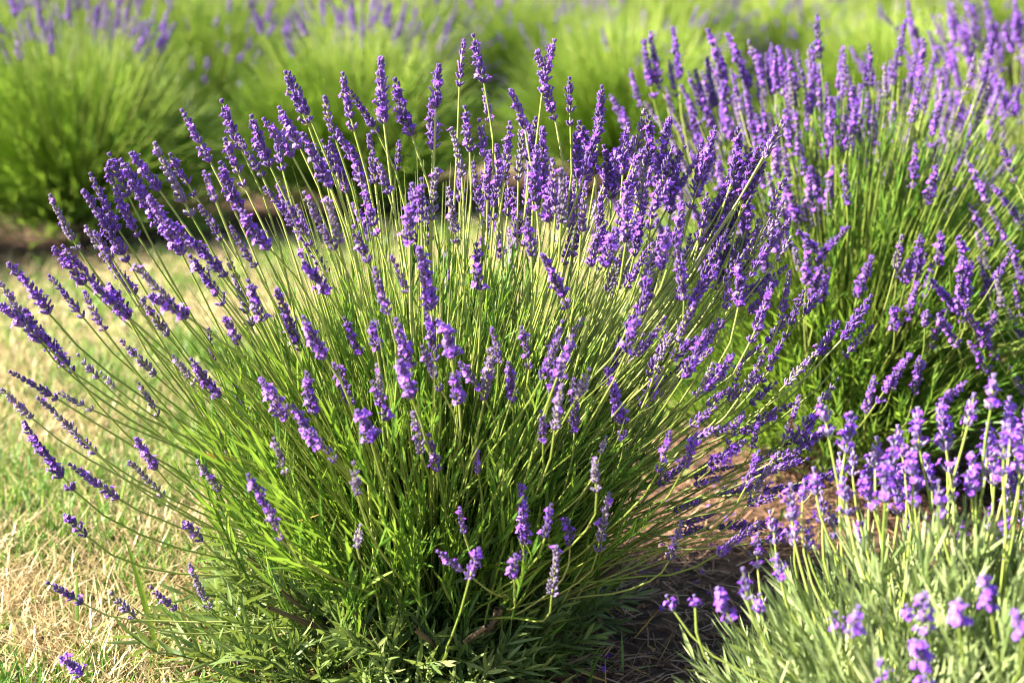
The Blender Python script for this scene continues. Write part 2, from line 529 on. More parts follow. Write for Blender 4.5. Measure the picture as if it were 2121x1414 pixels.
def scatter_straw():
    n = 26000
    x, y = rng.uniform(-0.7, 1.9, n), rng.uniform(0.75, 3.4, n)
    b = bed_value(x, y)
    keep = rng.random(n) < np.clip(b * 1.2 - 0.15, 0.05, 1)
    x, y = x[keep], y[keep]; n = len(x)
    az = rng.uniform(0, 2 * np.pi, n)
    L = rng.uniform(0.012, 0.065, n); w = rng.uniform(0.0006, 0.0014, n)
    z = ground_z(x, y) + rng.uniform(0.0005, 0.010, n)
    el = rng.uniform(-0.12, 0.16, n)
    d = np.stack([np.cos(az), np.sin(az), el], -1)
    s = np.stack([-np.sin(az), np.cos(az), np.zeros(n)], -1) * w[:, None]
    c = np.stack([x, y, z], -1)
    bow = s * rng.uniform(-6, 6, n)[:, None]
    A, B, C = c - d * (L / 2)[:, None], c + bow, c + d * (L / 2)[:, None]
    V = np.stack([A - s, A + s, B - s, B + s, C - s, C + s], 1).reshape(-1, 3)
    bb = np.arange(n)[:, None] * 6
    F = np.concatenate([bb + np.array([[0, 1, 3, 2]]), bb + np.array([[2, 3, 5, 4]])], 1).reshape(-1, 4)
    link('straw_litter', np_mesh('straw_litter', V, F, [M['straw']], np.repeat(rng.random(n) ** 1.8, 6)), kind='stuff',
         label='thin dry straw and needles littering the mulched soil', category='straw')
    # bark chips
    n = 5200
    x, y = rng.uniform(-0.5, 1.9, n), rng.uniform(0.75, 3.4, n)
    keep = rng.random(n) < np.clip(bed_value(x, y) * 1.3 - 0.3, 0, 1)
    x, y = x[keep], y[keep]
    g = Geo()
    for i in range(len(x)):
        a, L, w, h = random.uniform(0, 6.28), random.uniform(0.004, 0.016), random.uniform(0.002, 0.006), random.uniform(0.001, 0.003)
        c, s = math.cos(a), math.sin(a)
        z = float(ground_z(x[i], y[i]))
        tx, ty = random.uniform(-.3, .3), random.uniform(-.3, .3)
        P = []
        for zz in (0, h):
            for (p, q) in ((-L, -w * .6), (L, -w), (L * .8, w), (-L * .9, w * .8)):
                p, q = p / 2, q / 2
                P.append([x[i] + p * c - q * s, y[i] + p * s + q * c, z + zz + p * tx + q * ty + 0.001])
        g.add(P, [[4, 5, 6, 7], [0, 1, 5, 4], [1, 2, 6, 5], [2, 3, 7, 6], [3, 0, 4, 7]], random.random())
    link('bark_mulch', g.mesh('bark_mulch', [M['chip']]), kind='stuff', label='small reddish brown bark chips on the soil', category='mulch')


scatter_straw()


g = Geo()
for _ in range(260):
    x0, y0 = random.uniform(-.45, .75), random.uniform(1.1, 2.2)
    corolla(g, np.array([x0, y0, float(ground_z(x0, y0)) + .009]), np.array([random.gauss(0, .5), random.gauss(0, .5), 1]), .0035, random.random() * .7, 0)
link('fallen_florets', g.mesh('fallen_florets', [M['corolla']]), kind='stuff', label='tiny violet florets fallen on the straw and soil', category='petals')


# ------------------------------------------------------------------ leafy shoots (shared meshes)
def make_shoot(seed, L, nl, leaf_l, leaf_w, mats, spread=(20, 50)):
    random.seed(seed)
    g = Geo()
    bx, by = random.uniform(-.2, .2), random.uniform(-.2, .2)

    def ax(t):
        return np.array([bx * L * t * t, by * L * t * t, L * t])
    tube(g, [ax(t) for t in np.linspace(0, 1, 4)], np.linspace(0.0013, 0.0006, 4), 4, 0.3)
    for i in range(nl):
        t = (i + 1) / nl * 0.96
        for s in (0, 1):
            a = i * 1.571 + s * math.pi + random.uniform(-.45, .45)
            el = R(random.uniform(*spread)) * (1.15 - 0.55 * t)
            d = np.array([math.cos(a) * math.sin(el), math.sin(a) * math.sin(el), math.cos(el)])
            leaf(g, ax(t), d, leaf_l * random.uniform(.65, 1.15) * (0.75 + 0.4 * math.sin(t * 3)), leaf_w * random.uniform(.8, 1.2),
                 random.uniform(-.15, .22), min(1, max(0, random.gauss(0.5, 0.24))), 0, 3)
    return g, g.mesh('leafy_shoot', mats)


LONG = [make_shoot(500 + i, random.uniform(.10, .15), 6, 0.046, 0.0030, [M['leaf']], (10, 30)) for i in range(7)]
LOWS = [make_shoot(540 + i, random.uniform(.06, .10), 7, 0.034, 0.0042, [M['leaf_low']], (25, 60)) for i in range(7)]
SILV = [make_shoot(580 + i, random.uniform(.07, .11), 7, 0.042, 0.0032, [M['silver']], (10, 36)) for i in range(7)]
random.seed(21)


def orient(d, roll=None):
    u, v, w = frame_from(d)
    a = random.uniform(0, 6.283) if roll is None else roll
    x = u * math.cos(a) + v * math.sin(a)
    y = np.cross(w, x)
    return np.stack([x, y, w], 1)      # columns


def foliage(bush, mounds, nparts=300, eye=None):
    """mounds: list of (pool, count, Rxy, Hz, rmin, elev range, zbase). The shoots nearest the camera become parts, the rest one stuff mesh."""
    items = []
    c = np.array(bush.location)
    for pool, count, Rx, Hz, rmin, (e0, e1), zb, *off in mounds:
        for _ in range(count):
            az = random.uniform(0, 6.283)
            el = math.asin(random.uniform(math.sin(R(e0)), math.sin(R(e1))))
            rr = random.uniform(rmin, 1.0)
            tip = np.array([math.cos(az) * math.cos(el) * Rx * rr, math.sin(az) * math.cos(el) * Rx * rr, zb + math.sin(el) * Hz * rr])
            d = np.array([tip[0] * 1.0, tip[1] * 1.0, max(0.02, tip[2]) * 1.0 + 0.10]) + np.array([random.gauss(0, .07) for _ in range(3)])
            d /= np.linalg.norm(d)
            if off:
                tip[0] += off[0]; tip[1] += off[1]
            k = random.randrange(len(pool))
            items.append((tip, d, pool, k, random.uniform(.8, 1.2)))
    if eye is None:
        eye = np.array([0, 0, CAM_H])
    items.sort(key=lambda q: float(np.linalg.norm(q[0] + c - eye)) - 0.25 * q[0][2] + random.uniform(0, 0.03))
    for tip, d, pool, k, s in items[:nparts]:
        Lh = pool[k][1].vertices[3 * 4].co.z
        O = orient(d)
        base = tip - d * Lh * s
        base[2] = max(base[2], 0.004)
        o = link('leafy_shoot', pool[k][1], bush)
        mm = Matrix(((*(O[0] * s), base[0]), (*(O[1] * s), base[1]), (*(O[2] * s), base[2]), (0, 0, 0, 1)))
        o.matrix_local = mm
    rest = items[nparts:]
    if rest:
        Vs, Fs, Ts, n = [], [], [], 0
        mat = rest[0][2][0][1].materials[0]
        mats = []
        I = []
        cache = {}
        for tip, d, pool, k, s in rest:
            key = (id(pool), k)
            if key not in cache:
                cache[key] = pool[k][0].arrays()
            V, F, T = cache[key]
            Lh = pool[k][1].vertices[3 * 4].co.z
            O = orient(d)
            base = tip - d * Lh * s
            base[2] = max(base[2], 0.004)
            VV = (V * s) @ O.T + base
            VV[:, 2] = np.maximum(VV[:, 2], 0.003)
            m = pool[k][1].materials[0]
            if m not in mats:
                mats.append(m)
            Vs.append(VV); Fs.append(F + n); Ts.append(np.clip(T + random.uniform(-.18, .18), 0, 1)); n += len(V)
            I.append(np.full(len(F), mats.index(m)))
        link('foliage', np_mesh('foliage', np.concatenate(Vs), np.concatenate(Fs), mats, np.concatenate(Ts), np.concatenate(I)), bush, kind='stuff')


def woody_base(bush, n, rad, h):
    for i in range(n):
        az = i / n * 6.283 + random.uniform(-.4, .4)
        g = Geo()
        o = np.array([math.cos(az), math.sin(az), 0])
        P = bezier(o * 0.02 + np.array([0, 0, -0.02]), o * rad * .35 + np.array([0, 0, h * .25]), o * rad * .7 + np.array([0, 0, h * .5]),
                   o * rad + np.array([random.gauss(0, .02), random.gauss(0, .02), h]), 7)
        tube(g, P, np.linspace(0.007, 0.0025, 7), 6, random.random())
        link('woody_branch', g.mesh('woody_branch', [M['wood']]), bush)


def stem_mesh(P, r0=0.0014, r1=0.0010, leaves=2, lm='leaf', tint=0.5, sides=4):
    g = Geo()
    n = len(P)
    tube(g, P, np.linspace(r0, r1, n), sides, tint, 0)
    for k in range(leaves):
        t = random.uniform(0.15, 0.62)
        i = min(n - 2, int(t * (n - 1)))
        d = P[i + 1] - P[i]; d = d / np.linalg.norm(d)
        u, v, _ = frame_from(d)
        a = random.uniform(0, 6.28)
        for s in (0, math.pi):
            q = d * 1.0 + (u * math.cos(a + s) + v * math.sin(a + s)) * random.uniform(.25, .5)
            leaf(g, P[i], q, random.uniform(.025, .05), random.uniform(.0026, .0038), random.uniform(-.1, .15), random.uniform(.3, .9), 1, 3)
    return g.mesh('flower_stem', [M['stem'], M[lm]])


def add_stem(bush, base, tip, pool, kind='deep', root=None, prefer=None, lm='leaf', rootspread=0.10, thick=1.0, leaves=None, dry=False, stretch=0.14, old=0.15):
    """base / tip of the flower spike in the bush's own coordinates; the stem grows from the crown to the base"""
    base, tip = np.array(base), np.array(tip)
    base = base - (tip - base) * stretch
    base[2] = max(base[2], .02)
    ax = tip - base; L = float(np.linalg.norm(ax)); ax /= L
    if root is None:
        h = np.array([base[0], base[1], 0]); hn = np.linalg.norm(h)
        h = h / hn if hn > 1e-4 else np.array([1.0, 0, 0])
        root = h * min(hn * .45, random.uniform(.02, rootspread)) + np.array([random.gauss(0, .03), random.gauss(0, .03), min(random.uniform(.03, .16), base[2] * .5)])
    dd = base - root; dd = dd / np.linalg.norm(dd)
    mis = float(dd @ ax)
    if mis < .9:
        k = min(.55, (.9 - mis) * 1.3)
        alt = base - ax * max(.10, min(.26, (base[2] - .03) / max(.25, ax[2])))
        root = root * (1 - k) + alt * k
        hr = math.hypot(root[0], root[1])
        if hr > .15:
            root[0] *= .15 / hr; root[1] *= .15 / hr
        root[2] = min(.24, max(.03, root[2]))
    D = float(np.linalg.norm(base - root))
    d0 = base - root; d0 = d0 / np.linalg.norm(d0) + np.array([0, 0, 0.25]); d0 /= np.linalg.norm(d0)
    P = bezier(root, root + d0 * D * .33, base - ax * D * .28, base, 10)
    wob = np.cumsum(np.array([[random.gauss(0, .0015) for _ in range(3)] for _ in range(10)]), axis=0)
    P = P + wob * np.sin(np.linspace(0, math.pi, 10))[:, None]
    P[:, 2] = np.maximum(P[:, 2], 0.006)
    P[-1] = base
    st = link('flower_stem', stem_mesh(P, 0.00138 * thick, 0.00108 * thick, random.choice((0, 1, 1, 2)) if leaves is None else leaves, lm, random.random()), bush)
    if dry:
        SL, mesh = 0.03, DRY
    else:
        if pool is SPIKES and random.random() < old:
            pool, prefer = OLD, None
        SL, _, mesh = pick_spike(L, pool, prefer)
    O = orient(ax)
    sz = L / SL
    sx = 1.18 * min(1.2, max(.62, 0.35 + 0.6 * sz)) * random.uniform(.88, 1.08) * thick
    sp = link('flower_spike', mesh, st)
    sp.matrix_local = Matrix(((O[0][0] * sx, O[0][1] * sx, O[0][2] * sz, base[0]), (O[1][0] * sx, O[1][1] * sx, O[1][2] * sz, base[1]),
                              (O[2][0] * sx, O[2][1] * sx, O[2][2] * sz, base[2]), (0, 0, 0, 1)))
    return st


def px_spike(bush, dome, tx, ty, bx, by, s, pool, **kw):
    """photo pixels give the direction; the distance comes from the bush's dome of flowers: s = 0 its near side, 1 its far side"""
    Rx, Hz, zc = dome
    c = np.array(bush.location) + np.array([0, 0, zc])
    rt = np.array(ray(tx, ty)); o = np.array(CAM)
    q = np.array([1 / Rx, 1 / Rx, 1 / Hz])
    A = (rt * q) @ (rt * q); B = 2 * ((o - c) * q) @ (rt * q); C = ((o - c) * q) @ ((o - c) * q) - 1
    disc = B * B - 4 * A * C
    if disc > 0:
        t0, t1 = (-B - math.sqrt(disc)) / (2 * A), (-B + math.sqrt(disc)) / (2 * A)
        t = t0 + (t1 - t0) * s
    else:
        t = -B / (2 * A)
    tip = o + rt * t
    r = tip - (c - np.array([0, 0, 0.05])); r /= np.linalg.norm(r)
    fw = np.array(FWD)
    rv = max(-.62, min(.5, float(r @ fw)))
    plen = math.hypot(tx - bx, ty - by) / FPX * t
    k = plen * rv / math.sqrt(1 - rv * rv)
    base = o + np.array(ray(bx, by)) * (t - k)
    loc = np.array(bush.location)
    tip, base = tip - loc, base - loc
    if tip[2] < 0.02 or base[2] < 0.02:
        dz = 0.03 - min(tip[2], base[2])
        tip[2] += dz; base[2] += dz
    return add_stem(bush, base, tip, pool, **kw)


def rand_spike(bush, dome, az, el, pool, L=None, rr=1.0, **kw):
    Rx, Hz, zc = dome
    tip = np.array([math.cos(az) * math.cos(el) * Rx * rr, math.sin(az) * math.cos(el) * Rx * rr, zc + math.sin(el) * Hz * rr])
    r = tip - np.array([0, 0, zc - .08]); r /= np.linalg.norm(r)
    r = r + np.array([random.gauss(0, .10), random.gauss(0, .10), random.gauss(0.05, .08)]); r /= np.linalg.norm(r)
    L = L or random.uniform(.04, .08)
    base = tip - r * L
    base[2] = max(.03, base[2]); tip[2] = max(.04, tip[2])
    return add_stem(bush, base, tip, pool, **kw)


def mesh_arrays(me):
    n, m = len(me.vertices), len(me.polygons)
    V = np.empty(n * 3); me.vertices.foreach_get('co', V)
    F = np.empty(m * 4, dtype=np.int32); me.loops.foreach_get('vertex_index', F)
    I = np.empty(m, dtype=np.int32); me.polygons.foreach_get('material_index', I)
    T = np.empty(n); me.attributes['tint'].data.foreach_get('value', T)
    return V.reshape(-1, 3), F.reshape(-1, 4), I, T


def join_rest(bush, keep=300, protect=None):
    """past 300 stems the ones that show smallest become one mass of stems and spikes"""
    st = [c for c in bush.children if c.name.startswith('flower_stem')]
    if len(st) <= keep:
        return
    bpy.context.view_layer.update()
    loc = Vector(bush.location)
    def shown(o):
        sp = o.children[0]
        m = sp.matrix_local
        if sp is protect:
            return 1e9
        return (m.to_3x3() @ Vector((0, 0, .05))).length / (loc + m.translation - CAM).length
    st.sort(key=shown, reverse=True)
    g, mats = Geo(), []
    for o in st[keep:]:
        for ob, M4 in ((o, Matrix()), (o.children[0], o.children[0].matrix_local.copy())):
            V, F, I, T = mesh_arrays(ob.data)
            A = np.array(M4)
            V = V @ A[:3, :3].T + A[:3, 3]
            idx = []
            for m in ob.data.materials:
                if m not in mats:
                    mats.append(m)
                idx.append(mats.index(m))
            g.add(V, F, np.clip(T + random.uniform(-.25, .25), 0, 1))
            g.I[-1] = np.array(idx)[I]
    for o in st[keep:]:
        me = o.data
        bpy.data.objects.remove(o.children[0]); bpy.data.objects.remove(o); bpy.data.meshes.remove(me)
    link('flower_stems', g.mesh('flower_stems', mats), bush, kind='stuff')


def at_px(px, d):
    """x on the ground at forward distance d under pixel column px"""
    depth = d * math.cos(PITCH) + CAM_H * math.sin(PITCH)
    return (px - W / 2) / FPX * depth


def gz(x, y):
    return float(ground_z(np.float64(x), np.float64(y)))


def extra_stems(n, Rx, Hz, zc, r0=.55, r1=.95, thick=1.0, mat='stem', e0=.12):
    """many bare green stems and narrow leaves that read as one soft green fan"""
    g = Geo()
    for _ in range(n):
        az = random.uniform(0, 6.283); el = math.asin(random.uniform(e0, .99)); rr = random.uniform(r0, r1)
        tip = np.array([math.cos(az) * math.cos(el) * Rx * rr, math.sin(az) * math.cos(el) * Rx * rr, zc + math.sin(el) * Hz * rr])
        root = np.array([tip[0] * .25, tip[1] * .25, random.uniform(.04, .16)])
        m = (root + tip) / 2 + np.array([0, 0, .05])
        P = bezier(root, root * .5 + m * .5, m * .5 + tip * .5, tip, 5)
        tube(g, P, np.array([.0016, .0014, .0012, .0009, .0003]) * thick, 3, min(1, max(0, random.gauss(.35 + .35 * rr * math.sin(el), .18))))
    return g.mesh('green_stems', [M[mat]])


# ------------------------------------------------------------------ main bush
b1x, b1y = at_px(895, 1.56), 1.56
b1 = empty('lavender_bush', (b1x, b1y, gz(b1x, b1y) - .004),
           label='wide lavender bush beside the dry lawn, long stems fanning out over the grass', category='lavender bush', group='lavender bushes in the front bed')
DOME1 = (0.50, 0.60, 0.13)
UP1 = """95,405,157,507 32,536,95,638 4,583,50,660 8,625,80,700 104,566,166,649 170,610,212,677 45,640,140,757 110,515,170,582 127,508,203,592 198,592,262,652
173,387,255,525 182,359,240,465 210,348,279,476 223,318,262,398 246,333,304,412 274,315,325,387 311,297,389,433 348,320,399,398 375,225,429,324 452,211,495,299 495,285,539,359
513,241,555,334 460,288,502,377 445,341,495,426 421,356,445,412 258,377,350,480 311,398,371,515 353,447,456,560 198,479,230,532 178,469,212,525 216,518,290,620 283,543,346,621
311,606,382,652 293,621,343,688 230,589,262,652 477,476,523,546 488,440,551,507 399,529,456,621 474,529,516,660 514,585,541,656 612,465,672,560 551,384,615,472 636,546,675,603
566,592,615,710 551,241,601,317 576,221,618,300 625,270,679,377 583,150,632,246 598,148,640,240 661,204,692,281 665,292,690,355 640,398,665,472 682,405,700,493 463,656,490,700
700,151,730,258 723,179,776,266 781,114,794,240 806,167,848,269 907,133,903,215 900,205,897,300 953,82,952,170 977,73,1000,162 1140,80,1125,182 1105,103,1145,233 1064,184,1085,259 1175,160,1181,251
1243,177,1240,270 1250,240,1215,350 1004,185,1015,248 711,262,753,379 764,276,776,368 781,329,803,396 831,294,822,350 898,347,893,446 746,389,778,478 848,386,866,435 930,389,944,492
730,474,760,538 962,220,972,305 999,248,1004,319 940,262,955,354 1061,251,1046,361 1106,241,1100,340 1105,300,1110,400 1082,259,1075,361 1121,259,1124,386 1027,354,1022,446 1096,343,1110,425 1191,262,1195,357
1170,347,1163,449 1336,227,1315,320 1354,241,1343,333 1318,305,1287,449 1379,241,1368,368 1365,361,1347,464 1251,411,1241,513 1236,470,1225,545 1301,404,1297,492 1131,386,1138,453 976,336,993,428
841,411,848,495 863,471,859,538 1092,467,1100,524 1541,267,1520,360 1559,308,1541,403 1485,315,1435,420 1457,300,1440,400 1556,375,1545,470 1619,368,1594,442 1580,455,1535,580 1210,250,1230,350 1260,300,1265,400
1290,255,1290,350 1340,320,1325,420 1400,330,1390,430 1420,420,1400,500 1470,400,1450,490 1500,430,1480,510 1030,300,1035,380 1145,330,1150,430 1215,380,1205,470 1330,430,1315,520 1270,470,1255,545 1380,470,1370,550
865,370,872,450 420,420,455,490 590,420,640,500 650,440,690,510 690,300,715,390 740,300,760,380""".split()
MID1 = """770,665,780,720 770,555,800,640 820,530,840,600 880,500,895,655 985,510,993,590 1135,520,1170,625 1400,510,1415,610 690,745,725,830 545,770,585,860 480,800,520,890 405,830,460,905
390,750,450,815 360,740,400,790 425,680,445,755 250,705,315,770 290,795,325,855 640,885,690,950 565,915,590,975 520,985,560,1070 555,1050,580,1110 405,955,450,1010 270,950,330,1020 280,905,320,965
35,880,140,1000 140,960,235,1025 20,765,110,820 80,820,150,890 150,890,195,935 2,805,60,860 120,810,185,845 135,1065,175,1105 98,1205,165,1245 385,1170,430,1250 225,1235,275,1275 130,1355,165,1395
310,1220,360,1260 380,1080,415,1115 625,770,650,850 850,700,852,770 870,720,910,800 925,670,935,735 955,745,1000,820 940,770,950,830 1050,745,1060,825 1085,675,1095,755 1030,680,1032,745 1165,745,1145,810
1190,785,1190,885 1160,795,1150,880 1270,760,1290,890 1125,850,1125,910 890,905,905,970 985,930,990,975 730,965,740,1020 1225,945,1235,1010 1390,890,1365,970 1440,895,1420,960 1260,1025,1240,1130
1090,1005,1085,1140 1140,1040,1130,1105 1175,1075,1180,1125 1160,1130,1145,1220 950,1055,960,1100 905,1145,970,1190 990,1135,975,1190 1065,1155,1065,1195 1415,1080,1390,1150 740,1090,740,1130
1609,591,1559,697 1640,560,1620,650 1660,600,1630,690 1700,606,1669,648 1626,701,1580,782 1591,722,1552,793 1474,680,1421,772 1541,758,1513,825 1736,786,1697,839 1690,726,1633,790 1535,553,1530,627 1510,574,1503,634
1421,530,1407,613 1541,850,1510,913 1481,758,1446,814 1660,820,1630,900 1690,850,1650,910 1573,878,1559,924 1810,613,1750,694 1732,666,1700,729 1800,669,1754,733 1608,930,1560,1026 1575,1075,1495,1140 1575,930,1548,1000
1320,650,1300,720 1380,690,1360,760 1430,630,1405,700 1345,560,1330,640 470,660,490,710 160,735,200,780 205,775,235,800 455,905,480,950 785,760,790,820 1250,905,1245,935""".split()
keep_for_bee = None
for item in UP1:
    tx, ty, bx, by = map(float, item.split(','))
    s = random.uniform(0.30, 0.62) if ty < 330 else random.uniform(0.12, 0.45)
    if tx > 1500:
        s = random.uniform(.25, .5)
    px_spike(b1, DOME1, tx, ty, bx, by, s, SPIKES, thick=1.07)
for item in MID1:
    tx, ty, bx, by = map(float, item.split(','))
    s = random.uniform(0.10, 0.24)
    if tx < 520:
        s = random.uniform(.30, .5)
    if tx > 1480 and ty < 900:
        s = random.uniform(.12, .35)
    st = px_spike(b1, DOME1, tx, ty, bx, by, s, SPIKES, **(dict(thick=.93, prefer=.2, old=.5) if ty > 690 and random.random() < .7 else {}))
    if (tx, ty) == (1660.0, 820.0):
        keep_for_bee = st.children[0]
def px_fill(bush, dome, n, x0, x1, y0, y1, cx, cy, s0, s1, l0, l1, **kw):
    for _ in range(n):
        tx, ty = random.uniform(x0, x1), random.uniform(y0, y1)
        dx, dy = cx - tx, cy - ty
        q = math.hypot(dx, dy); a = random.gauss(0, .07)
        dx, dy = dx / q, dy / q
        dx, dy = dx * math.cos(a) - dy * math.sin(a), dx * math.sin(a) + dy * math.cos(a)
        L = random.uniform(l0, l1)
        px_spike(bush, dome, tx, ty, tx + dx * L, ty + dy * L, random.uniform(s0, s1), SPIKES, **kw)
px_fill(b1, DOME1, 46, 1000, 1560, 230, 500, 1000, 1350, .4, .8, 60, 105)
px_fill(b1, DOME1, 10, 560, 1000, 280, 520, 960, 1350, .5, .85, 55, 85)
px_fill(b1, DOME1, 34, 1290, 1640, 480, 800, 1000, 1240, .2, .6, 60, 100)
px_fill(b1, DOME1, 14, 1430, 1740, 800, 1010, 950, 1200, .2, .45, 55, 90)
px_fill(b1, DOME1, 26, 1470, 1670, 250, 540, 1080, 1300, .3, .6, 65, 105)
px_fill(b1, DOME1, 12, 1360, 1660, 960, 1120, 900, 1260, .2, .45, 45, 80)
px_fill(b1, DOME1, 16, 500, 1300, 640, 860, 930, 1300, .08, .3, 60, 95, old=.4)
nlist = len(UP1) + len(MID1)
# the side of the bush turned away, and gaps between the listed ones
left = 325 - nlist - 158

for i in range(max(0, left)):
    az = random.uniform(R(5), R(175)) if i % 3 else random.uniform(0, 6.283)
    el = R(random.uniform(22, 78))
    rand_spike(b1, DOME1, az, el, SPIKES, rr=random.uniform(.80, 0.98))
join_rest(b1, 300, keep_for_bee)
foliage(b1, [(LONG, 900, .36, .47, .45, (28, 88), .04), (LOWS, 640, .25, .25, .5, (-4, 55), .03, -.035, 0), (LOWS, 90, .33, .10, .7, (0, 50), .01, -.05, 0)], 300)
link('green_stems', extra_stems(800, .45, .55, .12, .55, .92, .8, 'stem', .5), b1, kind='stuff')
woody_base(b1, 22, .20, .14)
g = Geo()
for _ in range(520):
    az, rr = random.uniform(0, 6.283), .30 * math.sqrt(random.random())
    p = np.array([math.cos(az) * rr - .02, math.sin(az) * rr, random.uniform(.006, .015) + .12 * random.random() ** 2 * (1 - rr / .32)])
    d = np.array([random.gauss(0, 1), random.gauss(0, 1), random.gauss(0, .35)])
    leaf(g, p, d, random.uniform(.015, .05), random.uniform(.0015, .004), random.uniform(-.4, .4), random.random(), random.choice((0, 0, 1)), 3)
link('dead_leaves', g.mesh('dead_leaves', [M['straw'], M['blade_dry']]), b1, kind='stuff')

# ------------------------------------------------------------------ second bush of the row
b2x, b2y = at_px(1740, 2.26), 2.26
b2 = empty('lavender_bush', (b2x, b2y, gz(b2x, b2y) - .004),
           label='lush lavender bush growing just behind the wide bush, bright green centre', category='lavender bush', group='lavender bushes in the front bed')
DOME2 = (0.52, 0.62, 0.13)
UP2 = """1400,53,1405,152 1471,55,1506,198 1513,64,1548,170 1548,85,1570,148 1602,113,1612,177 1633,127,1637,205 1686,32,1697,113 1743,92,1736,198 1656,163,1644,247 1647,226,1662,318 1676,141,1679,226 1711,173,1718,240
1754,141,1768,212 1782,198,1778,325 1867,39,1863,127 1920,81,1906,170 1952,184,1927,293 2036,159,1998,262 1340,65,1365,160 1328,80,1350,190 1300,145,1325,215 1270,195,1295,260 1455,120,1480,210 1575,190,1590,260 1600,230,1615,320
1540,200,1560,290 1430,210,1455,300 1490,190,1515,280 1380,180,1400,260 1820,250,1815,330 1850,210,1845,300 1890,230,1880,320 1700,290,1705,380 1905,300,1890,380 1980,230,1960,310 1725,210,1730,290 1830,130,1835,210 1800,90,1805,170
1665,357,1683,431 1672,340,1704,417 1718,347,1715,435 1750,343,1754,417 1633,382,1630,453 1612,456,1633,510 1945,336,1923,414""".split()
MID2 = """1754,461,1697,535 1648,471,1693,521 1648,510,1655,556 1803,521,1778,606 1867,489,1856,549 1913,484,1899,556 1955,482,1945,542 1888,722,1824,821 1810,775,1796,846 1909,733,1895,807 1994,786,1952,842 2008,821,1998,871 1853,634,1853,680
1916,645,1916,675 1998,485,2001,620 1985,540,1990,640 1930,584,1994,655 1680,500,1670,580 1700,545,1680,610 1945,655,1980,712 1870,740,1850,800 1720,560,1700,620""".split()
for item in UP2:
    tx, ty, bx, by = map(float, item.split(','))
    px_spike(b2, DOME2, tx, ty, bx, by, random.uniform(0.25, 0.7) if ty < 300 else random.uniform(.05, .3), SPIKES, leaves=random.choice((1, 2)))
for item in MID2:
    tx, ty, bx, by = map(float, item.split(','))
    px_spike(b2, DOME2, tx, ty, bx, by, random.uniform(0.0, 0.12), SPIKES, leaves=1)
for i in range(20):
    az = random.uniform(R(-10), R(190)); el = R(random.uniform(20, 80))
    rand_spike(b2, DOME2, az, el, SPIKES, rr=random.uniform(.82, 1.0), leaves=1)
px_fill(b2, DOME2, 90, 1330, 2090, 90, 420, 1740, 1050, .3, .8, 55, 95)
px_fill(b2, DOME2, 44, 1380, 1820, 100, 330, 1700, 1000, .2, .7, 65, 105)
px_fill(b2, DOME2, 46, 1340, 1700, 300, 560, 1700, 1000, .05, .5, 50, 85)
px_fill(b2, DOME2, 12, 1850, 2100, 480, 760, 1780, 1050, .02, .2, 45, 80)
foliage(b2, [(LONG, 1300, .44, .54, .5, (8, 88), .05), (LOWS, 160, .22, .22, .55, (-4, 45), .03)], 300)
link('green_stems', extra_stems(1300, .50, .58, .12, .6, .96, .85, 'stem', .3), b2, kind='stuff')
woody_base(b2, 8, .16, .15)

# ------------------------------------------------------------------ bush at the far end of the front row, and one at its side
b3x, b3y = 1.18, 3.1
b3 = empty('lavender_bush', (b3x, b3y, gz(b3x, b3y) - .004),
           label='densely flowering lavender bush at the far end of the front bed', category='lavender bush', group='lavender bushes in the front bed')
DOME3 = (0.54, 0.68, 0.13)
for item in """1874,0,1892,67 1817,21,1853,57 1969,0,1994,103 2008,11,2036,99 2043,50,2068,141 2072,53,2104,117 2093,0,2114,60 1930,60,1945,141 1960,90,1985,170 2000,120,2030,200 1990,60,2010,130 2060,150,2085,230 2090,180,2110,250 1765,95,1790,150 1785,110,1815,170""".split():
    tx, ty, bx, by = map(float, item.split(','))
    px_spike(b3, DOME3, tx, ty, bx, by, random.uniform(.1, .5), SPIKES, prefer=.5)
for i in range(170):
    rand_spike(b3, DOME3, random.uniform(0, 6.283), math.asin(random.uniform(.18, .99)), SPIKES, rr=random.uniform(.80, 1.02), prefer=.5, L=random.uniform(.05, .09))
px_fill(b3, DOME3, 60, 1880, 2125, 0, 330, 2160, 900, .1, .6, 50, 85, prefer=.5)
foliage(b3, [(LONG, 700, .42, .50, .5, (6, 88), .04)], 120)
link('green_stems', extra_stems(400, .48, .60, .12, .6, .95), b3, kind='stuff')
woody_base(b3, 6, .16, .15)

b4x, b4y = 0.98, 2.02
b4 = empty('lavender_bush', (b4x, b4y, gz(b4x, b4y) - .004),
           label='lavender bush leaning its thin budded stems in from the side of the bed', category='lavender bush', group='lavender bushes in the front bed')
DOME4 = (0.46, 0.58, 0.13)
for item in """2015,701,2051,782 2086,641,2118,705 2029,531,2047,602 2005,339,2051,431 2061,378,2118,467 2008,420,2050,500 2047,431,2086,500 2001,637,2058,733 2065,641,2043,697 2060,560,2075,630 2095,500,2115,580 2100,590,2112,650 2070,300,2100,370 2040,590,2060,660 2090,760,2118,810 2020,480,2045,550""".split():
    tx, ty, bx, by = map(float, item.split(','))
    px_spike(b4, DOME4, tx, ty, bx, by, random.uniform(.1, .4), SPIKES, prefer=.1)
for i in range(80):
    rand_spike(b4, DOME4, random.uniform(R(-70), R(70)), R(random.uniform(15, 80)), SPIKES, rr=random.uniform(.8, 1.0))
foliage(b4, [(LONG, 300, .32, .36, .5, (10, 88), .04), (LOWS, 160, .26, .2, .5, (-4, 45), .03)], 100)
woody_base(b4, 6, .15, .14)

